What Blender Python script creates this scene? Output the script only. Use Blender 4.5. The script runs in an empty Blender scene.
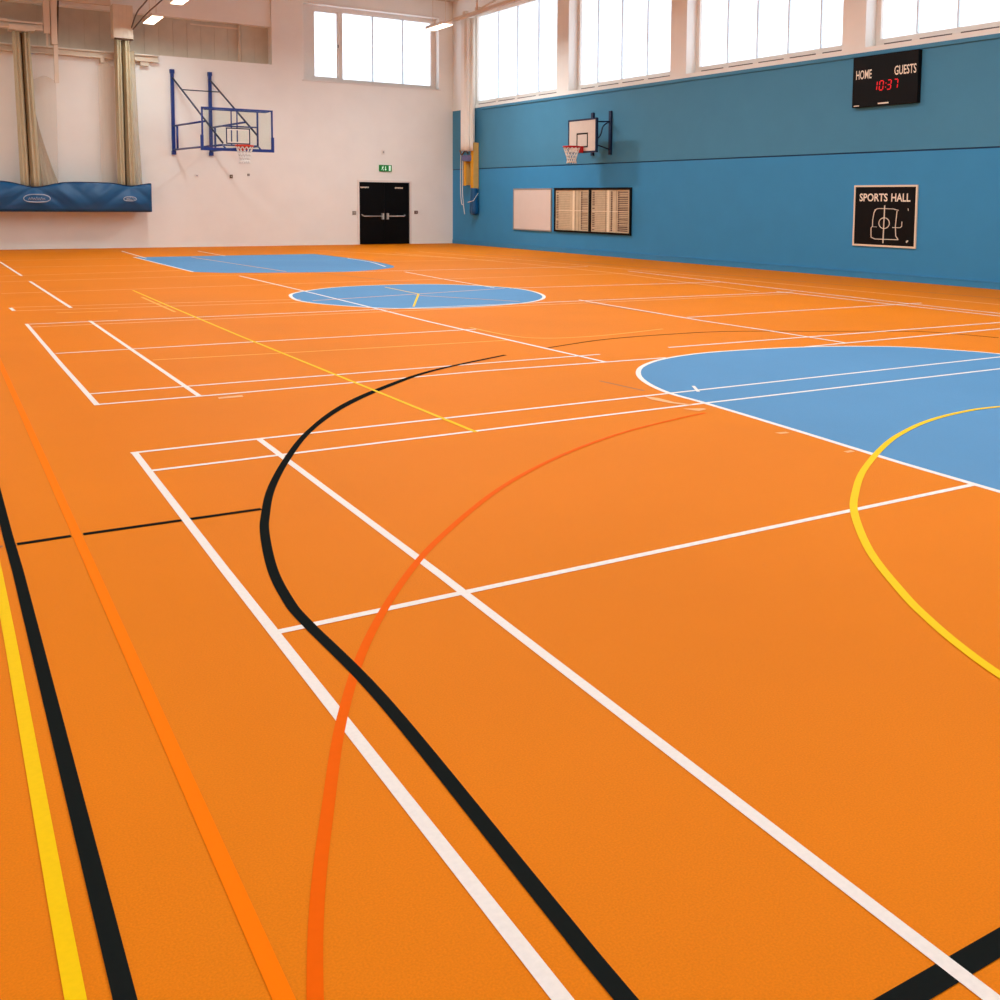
import bpy, math, random
from mathutils import Matrix, Vector
R = math.radians
random.seed(7)
scene = bpy.context.scene
COL = scene.collection

# ------------------------------------------------------------------ camera
def camera_matrix(yaw, pitch, roll, loc):
    fw = Vector((math.sin(yaw)*math.cos(pitch), math.cos(yaw)*math.cos(pitch), math.sin(pitch)))
    rt = Vector((math.cos(yaw), -math.sin(yaw), 0)); dn = fw.cross(rt)
    r2 = rt*math.cos(roll) + dn*math.sin(roll); d2 = -rt*math.sin(roll) + dn*math.cos(roll)
    m = Matrix((r2, -d2, -fw)).transposed().to_4x4(); m.translation = loc
    return m
cam = bpy.data.cameras.new('camera'); camo = bpy.data.objects.new('camera', cam); COL.objects.link(camo)
camo.matrix_world = camera_matrix(R(32.0139), R(-5.1429), R(-.6232), Vector((0, 0, 1.67)))
cam.sensor_width = 36; cam.lens = 36*1.03244
cam.shift_x = -.0747; cam.shift_y = -.2055
cam.clip_start = .05; cam.clip_end = 200
scene.camera = camo

# ------------------------------------------------------------------ sky, exposure, daylight and big lights
scene.view_settings.view_transform = 'Standard'; scene.view_settings.look = 'None'
scene.view_settings.gamma = 1; scene.view_settings.use_curve_mapping = False
scene.view_settings.exposure = 0.0
w = bpy.data.worlds.new('overcast_sky'); scene.world = w; w.use_nodes = True
bg = w.node_tree.nodes['Background']; bg.inputs[0].default_value = (.95, .98, 1, 1); bg.inputs[1].default_value = 2.5

CX, CY = 17.308, 36.70                        # the corner of far wall and right wall
AR, AF = R(2.157), R(1.303)
NEARC = Matrix.Translation((CX, CY, 0))
FAR = NEARC @ Matrix.Rotation(AF, 4, 'Z') @ Matrix.Translation((-CX, 0, 0))                # x = u along the far wall, y = outward, z up
RIGHT = NEARC @ Matrix.Rotation(AR - math.pi/2, 4, 'Z')                                    # x = s from the corner toward the camera, y = outward
WORLD = Matrix.Identity(4)

def area(name, loc, rot, sx, sy, power, col, portal=False):
    l = bpy.data.lights.new(name, 'AREA'); l.shape = 'RECTANGLE'; l.size = sx; l.size_y = sy
    l.energy = power; l.color = col
    o = bpy.data.objects.new(name, l); COL.objects.link(o)
    o.matrix_world = Matrix.Translation(loc) @ rot
    if portal: l.cycles.is_portal = True
    return o
WARM = (.82, .95, 1)
PW = 212
for lx, ys in ((-1.5, (0, 8, 16, 24, 32)), (6, (0, 8, 16, 24)), (13, (-3, 4.5, 12, 20))):     # the rows of lighting hung above the courts
    for ly in ys:
        area('ceiling_light_row', (lx, ly, 7.3), Matrix.Identity(4), 1.2, 6.0, PW*(.80 if lx < 0 else 1.14 if lx == 6 else 1.10), WARM)

# ------------------------------------------------------------------ materials
def srgb(r, g, b):
    f = lambda c: (c/255/12.92) if c/255 <= .04045 else ((c/255+.055)/1.055)**2.4
    return (f(r), f(g), f(b), 1)
def mat(name, col, rough=.6, metal=0, noise=0, scale=20, bump=0, spec=.4, emit=None, es=0, coat=0, trans=0, detail=4):
    m = bpy.data.materials.new(name); m.use_nodes = True
    nt = m.node_tree; b = nt.nodes['Principled BSDF']
    c = srgb(*col)
    b.inputs['Base Color'].default_value = c; b.inputs['Roughness'].default_value = rough
    b.inputs['Metallic'].default_value = metal; b.inputs['Specular IOR Level'].default_value = spec
    if coat: b.inputs['Coat Weight'].default_value = coat
    if trans: b.inputs['Transmission Weight'].default_value = trans
    if emit: b.inputs['Emission Color'].default_value = srgb(*emit); b.inputs['Emission Strength'].default_value = es
    if noise or bump:
        tc = nt.nodes.new('ShaderNodeTexCoord'); n = nt.nodes.new('ShaderNodeTexNoise')
        n.inputs['Scale'].default_value = scale; n.inputs['Detail'].default_value = detail
        nt.links.new(tc.outputs['Object'], n.inputs['Vector'])
        if noise:
            r = nt.nodes.new('ShaderNodeMapRange'); r.inputs['From Min'].default_value = .25; r.inputs['From Max'].default_value = .75
            r.inputs['To Min'].default_value = 1-noise; r.inputs['To Max'].default_value = 1+noise
            nt.links.new(n.outputs['Fac'], r.inputs['Value'])
            x = nt.nodes.new('ShaderNodeMix'); x.data_type = 'RGBA'; x.blend_type = 'MULTIPLY'; x.inputs['Factor'].default_value = 1
            x.inputs[6].default_value = c; nt.links.new(r.outputs[0], x.inputs[7]); nt.links.new(x.outputs[2], b.inputs['Base Color'])
        if bump:
            bp = nt.nodes.new('ShaderNodeBump'); bp.inputs['Strength'].default_value = bump; bp.inputs['Distance'].default_value = .02
            nt.links.new(n.outputs['Fac'], bp.inputs['Height']); nt.links.new(bp.outputs[0], b.inputs['Normal'])
    return m
def floor_mat(name, col, rough=.62):
    m = bpy.data.materials.new(name); m.use_nodes = True
    nt = m.node_tree; b = nt.nodes['Principled BSDF']; N = nt.nodes.new; L = nt.links.new
    b.inputs['Roughness'].default_value = rough; b.inputs['Specular IOR Level'].default_value = .06
    tc = N('ShaderNodeTexCoord')
    fine = N('ShaderNodeTexNoise'); fine.inputs['Scale'].default_value = 170; fine.inputs['Detail'].default_value = 3
    big = N('ShaderNodeTexNoise'); big.inputs['Scale'].default_value = .45; big.inputs['Detail'].default_value = 5
    for n in (fine, big): L(tc.outputs['Object'], n.inputs['Vector'])
    r1 = N('ShaderNodeMapRange'); r1.inputs[1].default_value = .3; r1.inputs[2].default_value = .7; r1.inputs[3].default_value = .93; r1.inputs[4].default_value = 1.07
    r2 = N('ShaderNodeMapRange'); r2.inputs[1].default_value = .3; r2.inputs[2].default_value = .7; r2.inputs[3].default_value = .96; r2.inputs[4].default_value = 1.04
    L(fine.outputs['Fac'], r1.inputs[0]); L(big.outputs['Fac'], r2.inputs[0])
    mu = N('ShaderNodeMath'); mu.operation = 'MULTIPLY'; L(r1.outputs[0], mu.inputs[0]); L(r2.outputs[0], mu.inputs[1])
    x = N('ShaderNodeMix'); x.data_type = 'RGBA'; x.blend_type = 'MULTIPLY'; x.inputs['Factor'].default_value = 1
    x.inputs[6].default_value = srgb(*col); L(mu.outputs[0], x.inputs[7]); L(x.outputs[2], b.inputs['Base Color'])
    bp = N('ShaderNodeBump'); bp.inputs['Strength'].default_value = .25; bp.inputs['Distance'].default_value = .002
    L(fine.outputs['Fac'], bp.inputs['Height']); L(bp.outputs[0], b.inputs['Normal'])
    return m
def glass_mat(name, tint, mix):
    m = bpy.data.materials.new(name); m.use_nodes = True; nt = m.node_tree; nt.nodes.clear(); N = nt.nodes.new; L = nt.links.new
    o = N('ShaderNodeOutputMaterial'); t = N('ShaderNodeBsdfTransparent'); t.inputs[0].default_value = tint
    g = N('ShaderNodeBsdfGlossy'); g.inputs['Roughness'].default_value = .08
    x = N('ShaderNodeMixShader'); x.inputs[0].default_value = mix
    L(t.outputs[0], x.inputs[1]); L(g.outputs[0], x.inputs[2]); L(x.outputs[0], o.inputs[0])
    return m
def sheer_mat(name, col, k):
    m = bpy.data.materials.new(name); m.use_nodes = True; nt = m.node_tree; nt.nodes.clear(); N = nt.nodes.new; L = nt.links.new
    o = N('ShaderNodeOutputMaterial'); t = N('ShaderNodeBsdfTransparent'); g = N('ShaderNodeBsdfDiffuse'); g.inputs[0].default_value = srgb(*col)
    x = N('ShaderNodeMixShader'); x.inputs[0].default_value = 1-k
    L(t.outputs[0], x.inputs[1]); L(g.outputs[0], x.inputs[2]); L(x.outputs[0], o.inputs[0])
    return m
def frosted_mat(name):
    m = bpy.data.materials.new(name); m.use_nodes = True; nt = m.node_tree; nt.nodes.clear(); N = nt.nodes.new; L = nt.links.new
    o = N('ShaderNodeOutputMaterial'); t = N('ShaderNodeBsdfTransparent'); t.inputs[0].default_value = (.9, .95, 1, 1)
    g = N('ShaderNodeBsdfTranslucent'); g.inputs[0].default_value = (.85, .92, 1, 1)
    x = N('ShaderNodeMixShader'); x.inputs[0].default_value = .5
    L(t.outputs[0], x.inputs[1]); L(g.outputs[0], x.inputs[2]); L(x.outputs[0], o.inputs[0])
    return m
M = dict(
    floor=floor_mat('orange_sports_floor', (226, 124, 6)),
    blue_paint=floor_mat('blue_floor_paint', (92, 144, 186)),
    white_paint=mat('white_floor_paint', (240, 230, 222), .5, spec=.04, noise=.04, scale=60),
    yellow_paint=mat('yellow_floor_paint', (246, 200, 4), .5, spec=.04, noise=.03, scale=60),
    black_paint=mat('black_floor_paint', (28, 31, 30), .7, noise=.06, scale=60, spec=0),
    orange_paint=mat('bright_orange_floor_paint', (255, 124, 4), .6, spec=.02, noise=.02, scale=40),
    red_paint=mat('red_orange_floor_paint', (238, 98, 2), .6, spec=.02, noise=.02, scale=40),
    faint_white=mat('worn_white_paint', (247, 176, 112), .55, noise=.1, scale=20),
    faint_dark=mat('worn_dark_paint', (170, 92, 30), .55, noise=.1, scale=20),
    faint_yellow=mat('worn_yellow_paint', (250, 170, 40), .55, noise=.1, scale=20),
    white_wall=mat('warm_white_wall', (243, 238, 230), .75, noise=.025, scale=1.2, bump=.03),
    ceil=mat('ceiling_paint', (214, 196, 176), .8, noise=.03, scale=2),
    cladding=mat('grey_cladding', (202, 190, 170), .7, noise=.06, scale=3),
    steel=mat('cream_steel', (226, 208, 184), .45, noise=.04, scale=5),
    blue_low=mat('blue_wall_lower', (60, 141, 190), .6, spec=.2, noise=.03, scale=1.5),
    blue_up=mat('blue_wall_upper', (73, 136, 168), .62, spec=.2, noise=.035, scale=1.5),
    blue_groove=mat('blue_groove', (14, 66, 104), .6, noise=.03, scale=5),
    blue_skirt=mat('blue_skirting', (52, 138, 186), .5, noise=.03, scale=5),
    frame=mat('white_window_frame', (236, 226, 216), .4, noise=.02, scale=10),
    mullion=mat('grey_mullion', (226, 234, 240), .4, noise=.02, scale=10),
    slit=mat('dark_vent_slit', (80, 68, 62), .6, noise=.05, scale=30),
    pane=frosted_mat('frosted_pane'),
    tube_blue=mat('dark_blue_steel', (18, 50, 124), .35, noise=.05, scale=20),
    navy=mat('navy_steel', (10, 30, 66), .4, noise=.05, scale=20),
    glass=glass_mat('clear_backboard', (.95, .98, .95, 1), .025),
    rim=mat('red_rim', (206, 48, 14), .4, noise=.05, scale=30),
    red=mat('red_bracket', (190, 20, 26), .4, noise=.05, scale=30),
    net=mat('white_net_cord', (240, 232, 220), .8, noise=.05, scale=60),
    board=mat('white_backboard', (222, 204, 188), .45, noise=.03, scale=8),
    black=mat('black_board', (15, 12, 11), .5, noise=.08, scale=12, spec=.12),
    door=mat('black_door', (6, 6, 7), .45, noise=.08, scale=8, spec=.12),
    chrome=mat('brushed_steel', (214, 210, 204), .25, metal=.6, noise=.04, scale=40),
    letters=mat('cream_lettering', (242, 226, 204), .5, noise=.03, scale=40),
    led=mat('red_led', (200, 10, 18), .4, emit=(255, 16, 30), es=.55, noise=.02, scale=50),
    green=mat('green_sign', (10, 128, 56), .4, noise=.04, scale=30, emit=(10, 128, 56), es=.12),
    sign_white=mat('sign_white', (226, 250, 232), .4, noise=.02, scale=30, emit=(220, 255, 230), es=.3),
    sign_frame=mat('cream_sign_frame', (236, 214, 188), .5, noise=.03, scale=20),
    white_board=mat('whiteboard_face', (226, 208, 196), .35, noise=.015, scale=3),
    alu=mat('aluminium_edge', (168, 160, 150), .4, metal=.3, noise=.04, scale=20),
    paper=mat('tan_notice_paper', (206, 184, 150), .7, noise=.09, scale=6),
    paper_light=mat('pale_notice_strip', (240, 222, 190), .7, noise=.05, scale=12),
    paper_dark=mat('brown_notice_print', (96, 66, 54), .7, noise=.2, scale=30),
    paper_mid=mat('grey_brown_notice_print', (150, 124, 98), .7, noise=.2, scale=30),
    curtain=mat('cream_curtain', (194, 178, 146), .85, noise=.05, scale=4, bump=.1, spec=.15),
    veil=sheer_mat('sheer_netting', (215, 190, 155), .78), fold=sheer_mat('loose_netting', (200, 178, 145), .35),
    fold_shade=mat('brown_fold_shade', (96, 74, 48), .85, noise=.08, scale=5),  # shade between the curtain folds, painted as dark brown
    vinyl=mat('blue_vinyl', (0, 80, 128), .38, noise=.06, scale=5, spec=.5),
    badge=mat('white_badge_print', (170, 186, 204), .5, noise=.05, scale=40),
    rod=mat('dark_rod', (96, 66, 42), .5, noise=.05, scale=30),
    lamp=mat('lit_diffuser', (255, 240, 220), .4, emit=(255, 236, 206), es=6, noise=.01, scale=10),
    pad_yellow=mat('yellow_pad', (232, 164, 22), .5, noise=.06, scale=6),
    pad_tan=mat('tan_pad', (206, 166, 92), .6, noise=.08, scale=6),
    purple=mat('grey_purple_strap', (110, 108, 150), .6, noise=.08, scale=20),
    grey=mat('grey_fitting', (150, 140, 130), .5, noise=.05, scale=20),
)

# ------------------------------------------------------------------ mesh builder
class MB:
    def __init__(s): s.v = []; s.f = []; s.m = []; s.s = []
    def add(s, vs, fs, mi=0, sm=False):
        o = len(s.v); s.v += [tuple(v) for v in vs]
        for f in fs: s.f.append([i+o for i in f]); s.m.append(mi); s.s.append(sm)
        return s
    def box(s, x0, x1, y0, y1, z0, z1, mi=0):
        return s.add([(x, y, z) for x in (x0, x1) for y in (y0, y1) for z in (z0, z1)],
            [(0, 1, 3, 2), (4, 6, 7, 5), (0, 4, 5, 1), (2, 3, 7, 6), (0, 2, 6, 4), (1, 5, 7, 3)], mi)
    def bar(s, p, q, wx, wz=None, mi=0):                       # rectangular bar between two points
        wz = wz or wx; p = Vector(p); q = Vector(q); d = (q-p).normalized()
        up = Vector((0, 0, 1)) if abs(d.z) < .95 else Vector((0, 1, 0))
        a = d.cross(up).normalized()*wx/2; b = a.cross(d).normalized()*wz/2
        return s.add([e+i*a+j*b for e in (p, q) for i in (-1, 1) for j in (-1, 1)],
            [(0, 1, 3, 2), (4, 6, 7, 5), (0, 4, 5, 1), (2, 3, 7, 6), (0, 2, 6, 4), (1, 5, 7, 3)], mi)
    def tube(s, pts, r, seg=8, mi=0, close=False):
        pts = [Vector(p) for p in pts]; n = len(pts); vs = []; fs = []; last = None
        for i, p in enumerate(pts):
            a = pts[(i-1) % n] if (close or i) else p; b = pts[(i+1) % n] if (close or i < n-1) else p
            d = (b-a).normalized()
            if last is None:
                u = d.orthogonal().normalized()
            else:
                u = (last - d*last.dot(d)).normalized()
            last = u; t = d.cross(u); rr = r[i] if isinstance(r, (list, tuple)) else r
            vs += [p + (u*math.cos(k*2*math.pi/seg)+t*math.sin(k*2*math.pi/seg))*rr for k in range(seg)]
        for i in range(n if close else n-1):
            j = (i+1) % n
            for k in range(seg):
                fs.append((i*seg+k, i*seg+(k+1) % seg, j*seg+(k+1) % seg, j*seg+k))
        if not close: fs += [tuple(range(seg))[::-1], tuple(range((n-1)*seg, n*seg))]
        return s.add(vs, fs, mi, True)
    def poly(s, pts, z=0, mi=0):
        return s.add([(p[0], p[1], z) for p in pts], [tuple(range(len(pts)))], mi)
    def grid(s, rows, mi=0, closed=False, sm=True):
        n = len(rows[0]); vs = [p for r in rows for p in r]; fs = []
        for i in range(len(rows)-1):
            for k in range(n if closed else n-1):
                j = (k+1) % n; fs.append((i*n+k, i*n+j, (i+1)*n+j, (i+1)*n+k))
        return s.add(vs, fs, mi, sm)
    def build(s, name, mats, parent=None, frame=WORLD, base=(0, 0, 0), bevel=0):
        me = bpy.data.meshes.new(name)
        bx, by, bz = base
        me.from_pydata([(x-bx, y-by, z-bz) for x, y, z in s.v], [], s.f)
        if not isinstance(mats, (list, tuple)): mats = [mats]
        for m in mats: me.materials.append(M[m] if isinstance(m, str) else m)
        me.polygons.foreach_set('material_index', s.m); me.polygons.foreach_set('use_smooth', s.s)
        me.update()
        o = bpy.data.objects.new(name, me); COL.objects.link(o)
        if parent: o.parent = parent
        else: o.matrix_world = frame @ Matrix.Translation(base)
        if bevel:
            b = o.modifiers.new('bevel', 'BEVEL'); b.width = bevel; b.segments = 2; b.limit_method = 'ANGLE'
        return o
def tag(o, label=None, cat=None, group=None, kind=None):
    for k, v in (('label', label), ('category', cat), ('group', group), ('kind', kind)):
        if v: o[k] = v
    return o
def thing(name, label, cat, frame=WORLD, base=(0, 0, 0), group=None):
    o = bpy.data.objects.new(name, None); COL.objects.link(o); o.empty_display_size = .1
    o.matrix_world = frame @ Matrix.Translation(base)
    o['base'] = list(base)
    return tag(o, label, cat, group)
def struct(name, frame=WORLD, base=(0, 0, 0)):
    o = bpy.data.objects.new(name, None); COL.objects.link(o); o.matrix_world = frame @ Matrix.Translation(base)
    return tag(o, kind='structure')
def text(parent, name, body, x0, x1, z0, z1, y, m, frame_base, bold=.012, thick=.004, slope=0):
    """raised lettering fitted to a box on a board that faces -y"""
    cu = bpy.data.curves.new(name, 'FONT'); cu.body = body; cu.size = 1; cu.offset = bold; cu.resolution_u = 3
    t = bpy.data.objects.new(name, cu); COL.objects.link(t)
    bpy.context.view_layer.update()
    me = bpy.data.meshes.new_from_object(t.evaluated_get(bpy.context.evaluated_depsgraph_get()))
    bpy.data.objects.remove(t)
    xs = [v.co.x for v in me.vertices]; ys = [v.co.y for v in me.vertices]
    a, b, c, d = min(xs), max(xs), min(ys), max(ys)
    mb = MB(); vs = [(x0+(v.co.x-a)/(b-a)*(x1-x0), y, z0+(v.co.y-c)/(d-c)*(z1-z0)) for v in me.vertices]
    mb.add(vs, [tuple(p.vertices) for p in me.polygons])
    bpy.data.meshes.remove(me)
    return mb.build(name, m, parent, base=frame_base)

# ------------------------------------------------------------------ floor and its painted courts
fl = MB().box(-5.6, 20.5, -6, 38.6, -.3, 0).build('floor', 'floor'); tag(fl, kind='structure')
layer = [0]
def ribbon(pts, wd):
    if not isinstance(wd, (list, tuple)): wd = [wd]*len(pts)
    a = []; b = []
    for i, p in enumerate(pts):
        q0 = Vector(pts[max(i-1, 0)]); q1 = Vector(pts[min(i+1, len(pts)-1)]); d = (q1-q0).normalized(); n = Vector((-d.y, d.x))*wd[i]/2
        a.append(Vector(p)+n); b.append(Vector(p)-n)
    return a, b
def smooth(pts, k=6, close=False):
    out = []; n = len(pts); P = [Vector(p) for p in pts]
    for i in range(n if close else n-1):
        g = lambda j: P[j % n] if close else P[max(0, min(n-1, j))]
        p0, p1, p2, p3 = g(i-1), g(i), g(i+1), g(i+2)
        for t in range(k):
            t /= k
            out.append(.5*((2*p1)+(p2-p0)*t+(2*p0-5*p1+4*p2-p3)*t*t+(3*p1-p0-3*p2+p3)*t*t*t))
    if not close: out.append(P[-1])
    return out
def line(pts, wd, m, z, name='court_line', label=None):
    a, b = ribbon(pts, wd); mb = MB()
    layer[0] += 1; z = z + layer[0]*.00001
    for i in range(len(a)-1): mb.add([(p.x, p.y, z) for p in (a[i], a[i+1], b[i+1], b[i])], [(0, 3, 2, 1)])
    o = mb.build(name, m, fl)
    if label: o['label'] = label
    return o
def patch(pts, m, z, name, label=None):
    o = MB().poly(pts, z).build(name, m, fl)
    if label: o['label'] = label
    return o
# blue zones
key_pts = [(5.27, -3), (5.27, 3.7), (5.30, 4.46), (5.38, 5.45), (5.43, 6.18), (5.46, 6.75)]
key_arc = smooth([(5.46, 6.75), (5.47, 7.19), (5.60, 7.68), (5.82, 8.12), (6.15, 8.50), (6.62, 8.78), (7.23, 8.92), (7.87, 8.89), (8.5, 8.78), (9.07, 8.59), (9.68, 8.22), (10.01, 7.77), (10.25, 7.28), (10.4, 6.4), (10.45, 5)])
patch([Vector(p) for p in key_pts[:-1]]+key_arc+[Vector((10.45, -3))], 'blue_paint', .0008, 'painted_key', 'large blue painted key in the foreground')
line([Vector(p) for p in key_pts[:-1]]+key_arc, .05, 'white_paint', .0022, 'zone_outline', 'white outline of the near blue key')
circ = smooth([(5.12, 17.0), (5.34, 17.9), (5.85, 18.5), (6.5, 18.95), (7.35, 19.1), (8.3, 18.95), (9.0, 18.35), (9.44, 17.5), (9.46, 16.6), (9.12, 15.6), (8.5, 14.9), (7.6, 14.6), (6.5, 14.68), (5.85, 15.05), (5.36, 15.8), (5.14, 16.4)], close=True)
patch(circ, 'blue_paint', .0008, 'painted_centre_circle', 'blue painted circle in the middle of the hall')
line(circ+[circ[0]], .06, 'white_paint', .0022, 'zone_outline', 'white outline of the blue circle')
key2 = [Vector((4.78, 30.7)), Vector((5.0, 24.2))]+smooth([(5.6, 23.6), (6.9, 23.2), (8.24, 23.0), (9.2, 23.5), (9.85, 24.3), (10.15, 26.3), (10.1, 28.4), (9.88, 30.8)])
patch(key2, 'blue_paint', .0008, 'painted_key', 'small blue painted key by the far wall')
line(key2[:2], .06, 'white_paint', .0022, 'zone_outline'); line(smooth([(9.62, 24.3), (9.98, 26.3), (10.02, 28.2)]), .05, 'white_paint', .0022, 'zone_outline')
# white badminton courts
XL = lambda y0, x0, y1, x1, wd=.04, m='white_paint', **k: line([(x0, y0), (x1, y1)], wd, m, .0018, **k)
line([(1.065, .9), (1.07, 4.65), (1.085, 7.14)], .042, 'white_paint', .002, label='thick white line, outer edge of the near badminton court')
line([(1.84, .9), (1.88, 4.12), (1.89, 7.13)], .042, 'white_paint', .002)
line([(1.09, 3.87), (5.26, 3.88)], .042, 'white_paint', .0019)
line([(1.10, 6.62), (5.4, 6.65), (14.0, 6.55)], .042, 'white_paint', .0019)
line([(1.06, 7.15), (5.3, 7.15), (14.0, 7.12)], .042, 'white_paint', .0019)
line([(1.03, 15.15), (1.06, 11.4), (1.09, 8.95)], .042, 'white_paint', .002)
line([(1.785, 15.15), (1.88, 8.98)], .042, 'white_paint', .002)
line([(1.08, 8.98), (2.13, 8.95), (4.54, 8.99), (6.7, 8.84)], .042, 'white_paint', .0019)
line([(1.10, 9.50), (2.26, 9.48), (4.74, 9.42), (6.20, 9.38)], .042, 'white_paint', .0019)
line([(1.09, 12.14), (2.89, 12.1), (6.0, 12.0)], .042, 'white_paint', .0019)
line([(5.62, 22.57), (5.72, 18.67), (5.77, 15.01), (5.79, 13.01), (5.89, 10.39), (5.95, 8.91)], .045, 'white_paint', .002)
line([(9.33, 22.37), (9.23, 20.21), (9.18, 17.6)], .045, 'white_paint', .002)
line([(9.35, 14.81), (9.32, 13.54), (9.28, 11.41), (9.35, 10.09), (9.36, 8.78)], .045, 'white_paint', .002)
line([(13.7, 14.64), (13.8, 9.7), (13.9, 7.2)], .045, 'white_paint', .002)
line([(14.4, 20.6), (14.15, 14.5), (14.1, 11.8), (14.2, 7.1)], .045, 'white_paint', .002)
line([(1.48, 29.66), (1.60, 24.31)], .05, 'white_paint', .002); line([(1.63, 22.69), (1.76, 17.05)], .05, 'white_paint', .002)
line([(.98, 17.42), (1.0, 16.95)], .05, 'white_paint', .002)
for y0, x0, y1, x1, m in [
        (8.75, 8.67, 8.83, 14.2, 'white_paint'), (9.46, 7.2, 9.25, 14.2, 'white_paint'),
        (15.1, 1.06, 14.4, 13.9, 'white_paint'), (14.75, 1.06, 14.1, 13.5, 'faint_white'),
        (11.85, 9.35, 11.8, 14.4, 'white_paint'), (16.95, 1.0, 16.4, 5.2, 'faint_white'), (17.5, 1.0, 16.9, 5.2, 'faint_white'),
        (17.4, 9.4, 16.9, 14.2, 'white_paint'), (20.05, 1.0, 20.07, 5.7, 'faint_white'), (20.1, 5.7, 19.9, 14.4, 'faint_white'),
        (22.78, 1.1, 22.9, 8.0, 'faint_white'), (22.9, 8.0, 22.4, 14.4, 'white_paint'), (24.4, 1.2, 24.8, 4.9, 'faint_white'),
        (27.4, 1.2, 27.0, 4.8, 'faint_white'), (26.4, 10.1, 26.0, 14.4, 'faint_white'), (30.2, 1.2, 30.3, 5.0, 'faint_white'),
        (16.6, 5.3, 17.4, 9.3, 'faint_white')]:
    line([(x0, y0), ((x0+x1)/2, (y0+y1)/2), (x1, y1)], .045, m, .0019)
line([(14.4, 31), (15.2, 26), (15.5, 22), (15.9, 16.8), (16.5, 11)], .05, 'faint_dark', .0017, label='faint worn dark line near the blue wall')
line([(13.4, 31), (14.4, 25), (15.0, 18), (15.4, 11)], .05, 'faint_white', .0017)
line([(12.4, 30.5), (13.5, 24), (13.7, 20), (13.3, 14.7)], .05, 'faint_white', .0017)
line([(10.6, 33), (13.2, 27)], .05, 'faint_white', .0017); line([(11.5, 31), (13.4, 25.5)], .05, 'faint_white', .0017)
line([(5.0, 30.1), (5.0, 34.3)], .05, 'white_paint', .0017); line([(7.2, 30.5), (7.1, 33.6)], .05, 'white_paint', .0017)
line([(1.5, 16.4), (2.3, 16.3)], .05, 'faint_yellow', .0017)
line([(1.9, 11.2), (3.4, 11.05), (5.84, 10.86)], .04, 'faint_yellow', .0017)
line(smooth([(6.0, 12.2), (6.15, 11.0), (6.9, 10.7), (8.2, 10.9)]), .04, 'faint_yellow', .0017)
line([(2.97, 18.4), (3.0, 15.8)], .04, 'faint_yellow', .0017)
# yellow
line([(3.05, 19.8), (3.08, 17.09), (3.15, 12.70), (3.26, 8.38), (3.30, 6.60)], .032, 'yellow_paint', .0023, label='yellow line crossing the far courts')
line([(.20, .9), (.197, 2.6), (.20, 4.31), (.19, 8)], .04, 'yellow_paint', .0023, label='yellow line along the left edge')
line(smooth([(3.06, .9), (3.06, 1.4), (3.10, 1.85), (3.185, 2.2), (3.27, 2.44), (3.37, 2.66), (3.50, 2.90), (3.80, 3.36), (4.20, 3.83), (4.52, 4.12), (4.95, 4.45), (5.58, 4.84), (6.05, 5.07), (6.56, 5.25), (7.08, 5.34), (7.51, 5.33), (8.3, 5.15), (9.0, 4.7), (9.5, 4.0), (9.65, 3.2)]), .043, 'yellow_paint', .0026, label='curved yellow line over the near blue key')
line([(7.35, 18.6), (7.35, 17.0), (6.4, 15.0)], .035, 'yellow_paint', .0024); line([(7.2, 16.8), (8.3, 15.0)], .035, 'faint_yellow', .0024)
line([(6.2, 30.2), (6.9, 23.5)], .04, 'faint_yellow', .0024)
# orange
line([(.57, .9), (.568, 2.02), (.562, 5.62), (.55, 11.4), (.54, 16)], .042, 'orange_paint', .0016, label='bright orange line running down the left side')
line(smooth([(.42, 1.2), (.52, 1.62), (.62, 1.98), (.725, 2.29), (.86, 2.62), (1.07, 3.1), (1.34, 3.6), (1.70, 4.12), (2.11, 4.60), (2.78, 5.23), (3.48, 5.71), (4.2, 6.06), (4.91, 6.27), (5.2, 6.33)]), [.035]*66+[.03]*13, 'red_paint', .0015, label='curved reddish orange line')
# black
line([(.29, .9), (.285, 2.2), (.277, 5.1), (.27, 5.7), (.262, 7.6)], .044, 'black_paint', .0024, label='black line down the left edge')
line([(.30, 5.51), (.535, 5.515)], .04, 'black_paint', .0014); line([(.59, 5.515), (1.46, 5.50)], .04, 'black_paint', .0014)
line([(-1, 5.53), (.24, 5.51)], .03, 'faint_dark', .0014)
arc = smooth([(1.165, .6), (1.18, 1.66), (1.19, 2.0), (1.228, 3.15), (1.205, 3.9), (1.21, 4.16), (1.255, 4.55), (1.36, 5.06), (1.45, 5.38), (1.622, 5.88), (1.91, 6.53), (2.27, 7.22), (2.76, 7.94), (3.35, 8.57), (4.13, 9.23), (5.26, 9.82)])
line(arc, [.046]*(len(arc)-24)+[min(.072, .046+.004*i) for i in range(12)]+[.072-.0025*i for i in range(12)], 'black_paint', .0017, label='large curved black three point line')
arc2 = smooth([(5.95, 10.08), (6.9, 10.38), (7.9, 10.42), (8.8, 10.30), (9.9, 9.75), (10.7, 9.35), (11.2, 9.0), (11.5, 8.2)])
line(arc2, .03, 'black_paint', .0012)
line([(1.17, 1.352), (7, 1.352)], .062, 'black_paint', .0013, label='short black line at the bottom right')
line([(7.4, 23.1), (8.2, 19.2)], .04, 'faint_dark', .0012); line([(9.2, 14.4), (9.3, 11.5)], .04, 'faint_dark', .0012); line([(5.27, 7.97), (5.34, 7.36)], .03, 'faint_dark', .0006)
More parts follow.
